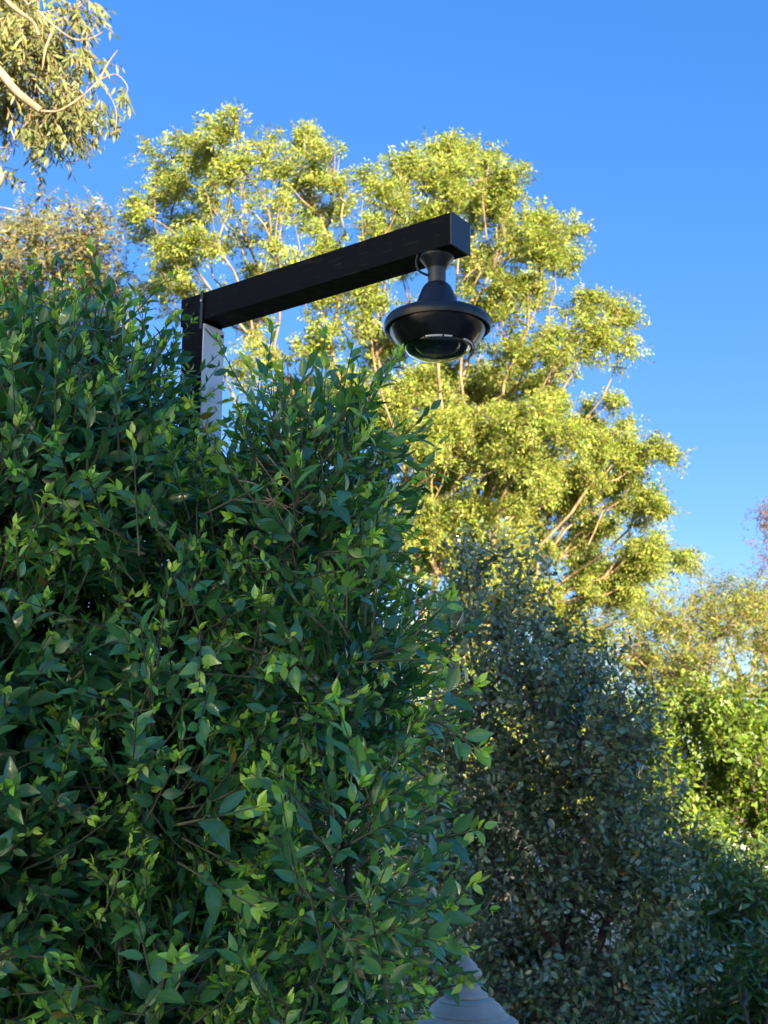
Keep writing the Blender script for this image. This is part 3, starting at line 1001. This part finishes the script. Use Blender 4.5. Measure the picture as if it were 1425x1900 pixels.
link('hanging_sprays', leaves_mesh('hanging_sprays', T_NARROW, O, frames(D, N_), S, tints(len(O), gcols, (2, 2, 3, 1))), M_GUM, gum)['kind'] = 'stuff'

# olive crown between gum and hedge
OL = [(15, 430, 44), (70, 415, 40), (120, 405, 30), (158, 375, 20), (170, 425, 32), (60, 480, 50), (140, 480, 50), (10, 520, 50), (-60, 440, 60), (-60, 540, 60), (90, 560, 50), (180, 500, 40), (190, 560, 40), (20, 620, 50), (120, 640, 50)]
tree('olive_tree', 'brownish olive tree crown showing just above the hedge top, below the gum tree', 'tree', (-5.0, 17.5), [(-0.3, 0, 4.5), (0.6, 0.3, 4.2)], [(x, y + 22, r) for x, y, r in OL], 17, 1.0, 30, (6, 0.30, 9, 0.10), T_SMALL,
     tint_mix([(0.19, 0.19, 0.055), (0.13, 0.15, 0.05), (0.25, 0.23, 0.08), (0.07, 0.095, 0.04)], (3, 3, 2, 2), 0.2, 0.25), M_GUM, M_BARK, r_tip=0.007, rmax=0.16)

# trees low on the other side
RT = [(1180, 1150, 40), (1240, 1135, 44), (1230, 1200, 56), (1290, 1190, 50), (1360, 1150, 44), (1400, 1130, 44), (1410, 1190, 50), (1350, 1230, 60), (1190, 1240, 40), (1280, 1260, 50), (1410, 1260, 54), (1470, 1160, 60), (1470, 1260, 60), (1240, 1290, 40), (1340, 1310, 50), (1320, 1110, 24), (1150, 1190, 30)]
tree('golden_tree', 'low golden-leaved tree behind the bright laurel bush', 'tree', (5.6, 19), [(-0.5, 0, 2.6), (0.6, 0.2, 2.6)], RT, 19, 1.0, 26, (6, 0.36, 9, 0.10), T_SMALL,
     tint_mix([(0.26, 0.29, 0.045), (0.20, 0.25, 0.04), (0.32, 0.32, 0.06), (0.12, 0.18, 0.035)], (3, 3, 2, 2), 0.2, 0.2), M_TREE, M_BARK, r_tip=0.007, rmax=0.14)
BT = [(1285, 1110, 26), (1300, 1090, 20), (1280, 1140, 26), (1310, 1130, 20)]
tree('bare_sapling', 'thin sparse sapling with few pinkish leaves above the golden tree', 'tree', (6.1, 22.5), [(-0.1, 0, 3.0)], BT, 22.5, 0.3, 34, (3, 0.4, 2, 0.08), T_SMALL,
     tint_mix([(0.25, 0.17, 0.08), (0.18, 0.16, 0.06)], (1, 1)), M_TREE, M_BARK, r_tip=0.006, rmax=0.07)
CT = [(1345, 1085, 14), (1350, 1105, 18), (1375, 1110, 16), (1395, 1100, 12), (1405, 1120, 16), (1335, 1120, 16), (1425, 1110, 20)]
tree('blue_green_tree', 'dark blue-green treetop with upright tufts poking over the golden tree', 'tree', (6.9, 23.5), [(-0.2, 0, 3.4)], CT, 23.5, 0.3, 60, (4, 0.4, 8, 0.11), T_NARROW,
     tint_mix([(0.05, 0.09, 0.06), (0.09, 0.12, 0.07)], (1, 1)), M_GUM, M_DARKBARK, r_tip=0.006, rmax=0.09, up=1.6)
RD_ = [(1432, 955, 26), (1430, 1000, 30), (1438, 1040, 30), (1432, 1075, 24), (1480, 980, 50), (1480, 1060, 50)]
tree('russet_tree', 'reddish-brown sparse tree at the far right beyond the golden tree', 'tree', (8.4, 25), [(0, 0, 4.5)], RD_, 25, 0.5, 34, (5, 0.4, 5, 0.09), T_SMALL,
     tint_mix([(0.18, 0.075, 0.06), (0.13, 0.06, 0.06), (0.20, 0.12, 0.06)], (2, 1, 1)), M_GUM, M_DARKBARK, r_tip=0.006, rmax=0.1)['label'] = 'sparse reddish-brown tree standing beyond the golden-leaved tree'

# bright laurel bush
LB = [(1335, 1650, 40), (1400, 1680, 46), (1300, 1560, 40), (1450, 1700, 50), (1205, 1390, 30), (1200, 1450, 30), (1225, 1345, 34), (1290, 1330, 40), (1350, 1340, 44), (1410, 1370, 48), (1250, 1410, 44), (1330, 1420, 56), (1400, 1460, 56), (1270, 1490, 40), (1330, 1500, 44), (1420, 1540, 50), (1460, 1420, 60), (1470, 1540, 60), (1400, 1590, 40), (1450, 1640, 50), (1235, 1520, 30), (1285, 1560, 34), (1330, 1580, 30)]
tree('laurel_bush', 'bright yellow-green laurel bush catching the sun beside the dark shrub', 'bush', (2.95, 9.9), [(-0.4, 0, 0.9), (0.3, 0.1, 1.0), (0.8, 0, 0.9)], LB, 9.6, 0.45, 30, (5, 0.24, 10, 0.070), T_OVAL,
     tint_mix([(0.16, 0.25, 0.03), (0.22, 0.31, 0.035), (0.10, 0.17, 0.025)], (3, 2, 2), 0.2, 0.2), M_BRIGHT, M_DARKBARK, r_tip=0.004, rmax=0.05, up=1.2, singles=200, sig=0.08)

# dark shrub in the house's shade
DS = [(890, 1040, 44), (935, 1030, 34), (960, 1085, 40), (850, 1110, 50), (910, 1150, 56), (985, 1160, 48), (1040, 1225, 46), (1095, 1262, 42), (1150, 1310, 34), (980, 1270, 66), (880, 1270, 60), (1080, 1330, 66), (1150, 1350, 46), (820, 1180, 50)]
for y in range(1390, 2000, 85):
    for x in range(800, 1180 if y < 1500 else 1240, 90):
        DS.append((x + rng.uniform(-20, 20), y + rng.uniform(-20, 20), 56))
DS += [(1250, 1640, 44), (1265, 1800, 50), (1190, 1490, 40), (1190, 1560, 50), (1205, 1650, 50), (1215, 1730, 50), (1200, 1810, 50)]


def shrub_tint(O, tid, cid):
    c = tints(len(O), [(0.16, 0.25, 0.14), (0.10, 0.17, 0.09), (0.27, 0.35, 0.22), (0.20, 0.31, 0.09)], (3, 3, 2, 1), 0.22)
    y = rng.random(len(O)) < 0.008
    c[y] = np.array([0.34, 0.20, 0.02])
    return c


tree('dark_shrub', 'large shaded blue-green small-leaved shrub behind the lantern', 'shrub', (1.0, 7.0), [(-0.4, 0, 1.6), (0.1, 0.1, 1.5), (0.4, -0.1, 1.2), (-0.15, 0, 1.9)], DS, 6.6, 0.45, 17, (4, 0.24, 9, 0.058), T_OVAL,
     shrub_tint, M_SHRUB, M_DARKBARK, r_tip=0.0035, rmax=0.035, singles=300, sig=0.07, bf=0.25, dens=lambda c: 0.5 if c[1] < 1200 else 1.0)

# low dark strap-leaved shrubs in the corner
for nm, lb, bs, cl, dp, cols in (
        ('strap_leaved_shrub', 'shaded strap-leaved shrub under the bright laurel bush', (2.35, 8.2), [(1300, 1620, 40), (1370, 1640, 50), (1420, 1680, 50), (1330, 1680, 40), (1450, 1740, 60), (1270, 1650, 30), (1390, 1600, 30), (1250, 1720, 40), (1310, 1770, 44), (1370, 1760, 44), (1300, 1600, 30), (1270, 1840, 44), (1310, 1700, 42), (1355, 1705, 36)], 8.0,
         [(0.13, 0.22, 0.06), (0.10, 0.17, 0.05), (0.20, 0.30, 0.06)]),
        ('pittosporum_shrub', 'low dark green shrub with whorled leaves at the foot of the strap-leaved shrub', (2.05, 7.0), [(1370, 1830, 44), (1420, 1810, 50), (1330, 1880, 50), (1400, 1890, 60), (1290, 1900, 40), (1460, 1880, 60)], 6.9,
         [(0.09, 0.19, 0.05), (0.12, 0.24, 0.055), (0.06, 0.13, 0.045)])):
    tree(nm, lb, 'shrub', bs, [(-0.1, 0, 0.5), (0.15, 0, 0.5)], cl, dp, 0.3, 18, (4, 0.2, 9, 0.11), T_NARROW, tint_mix(cols, (3, 3, 2)), M_SHRUB, M_DARKBARK, r_tip=0.004, rmax=0.03, up=0.8, sig=0.06)

# sunlit bushes beyond, seen as golden specks through the dark shrub
for lb, bx, by, cl in (('sunlit golden bush glimpsed through twigs where hedge and dark shrub meet', 0.9, 12.6, [(800, 1250, 60), (880, 1300, 70), (800, 1380, 70), (900, 1420, 70), (860, 1520, 70)]), ('sunlit golden bush glimpsed through the middle of the dark shrub', 2.3, 13.0, [(1000, 1320, 70), (1100, 1340, 70), (1040, 1420, 70), (1120, 1440, 60), (1180, 1400, 50), (1080, 1520, 70)]),
                   ('sunlit golden bush standing hidden behind the ficus hedge', -1.2, 13.2, [(700, 1300, 70), (620, 1250, 70), (520, 1300, 70), (560, 1400, 70), (660, 1400, 70), (400, 1350, 70), (450, 1450, 70)])):
    tree('sunlit_bush', lb, 'bush', (bx, by), [(-0.3, 0, 1.0), (0.3, 0, 1.0)], cl, by, 0.4, 16, (5, 0.35, 8, 0.12), T_SMALL,
         tint_mix(GOLD, (3, 3, 2, 2)), M_TREE, M_BARK, group='golden bushes beyond the hedge', r_tip=0.006, rmax=0.05)
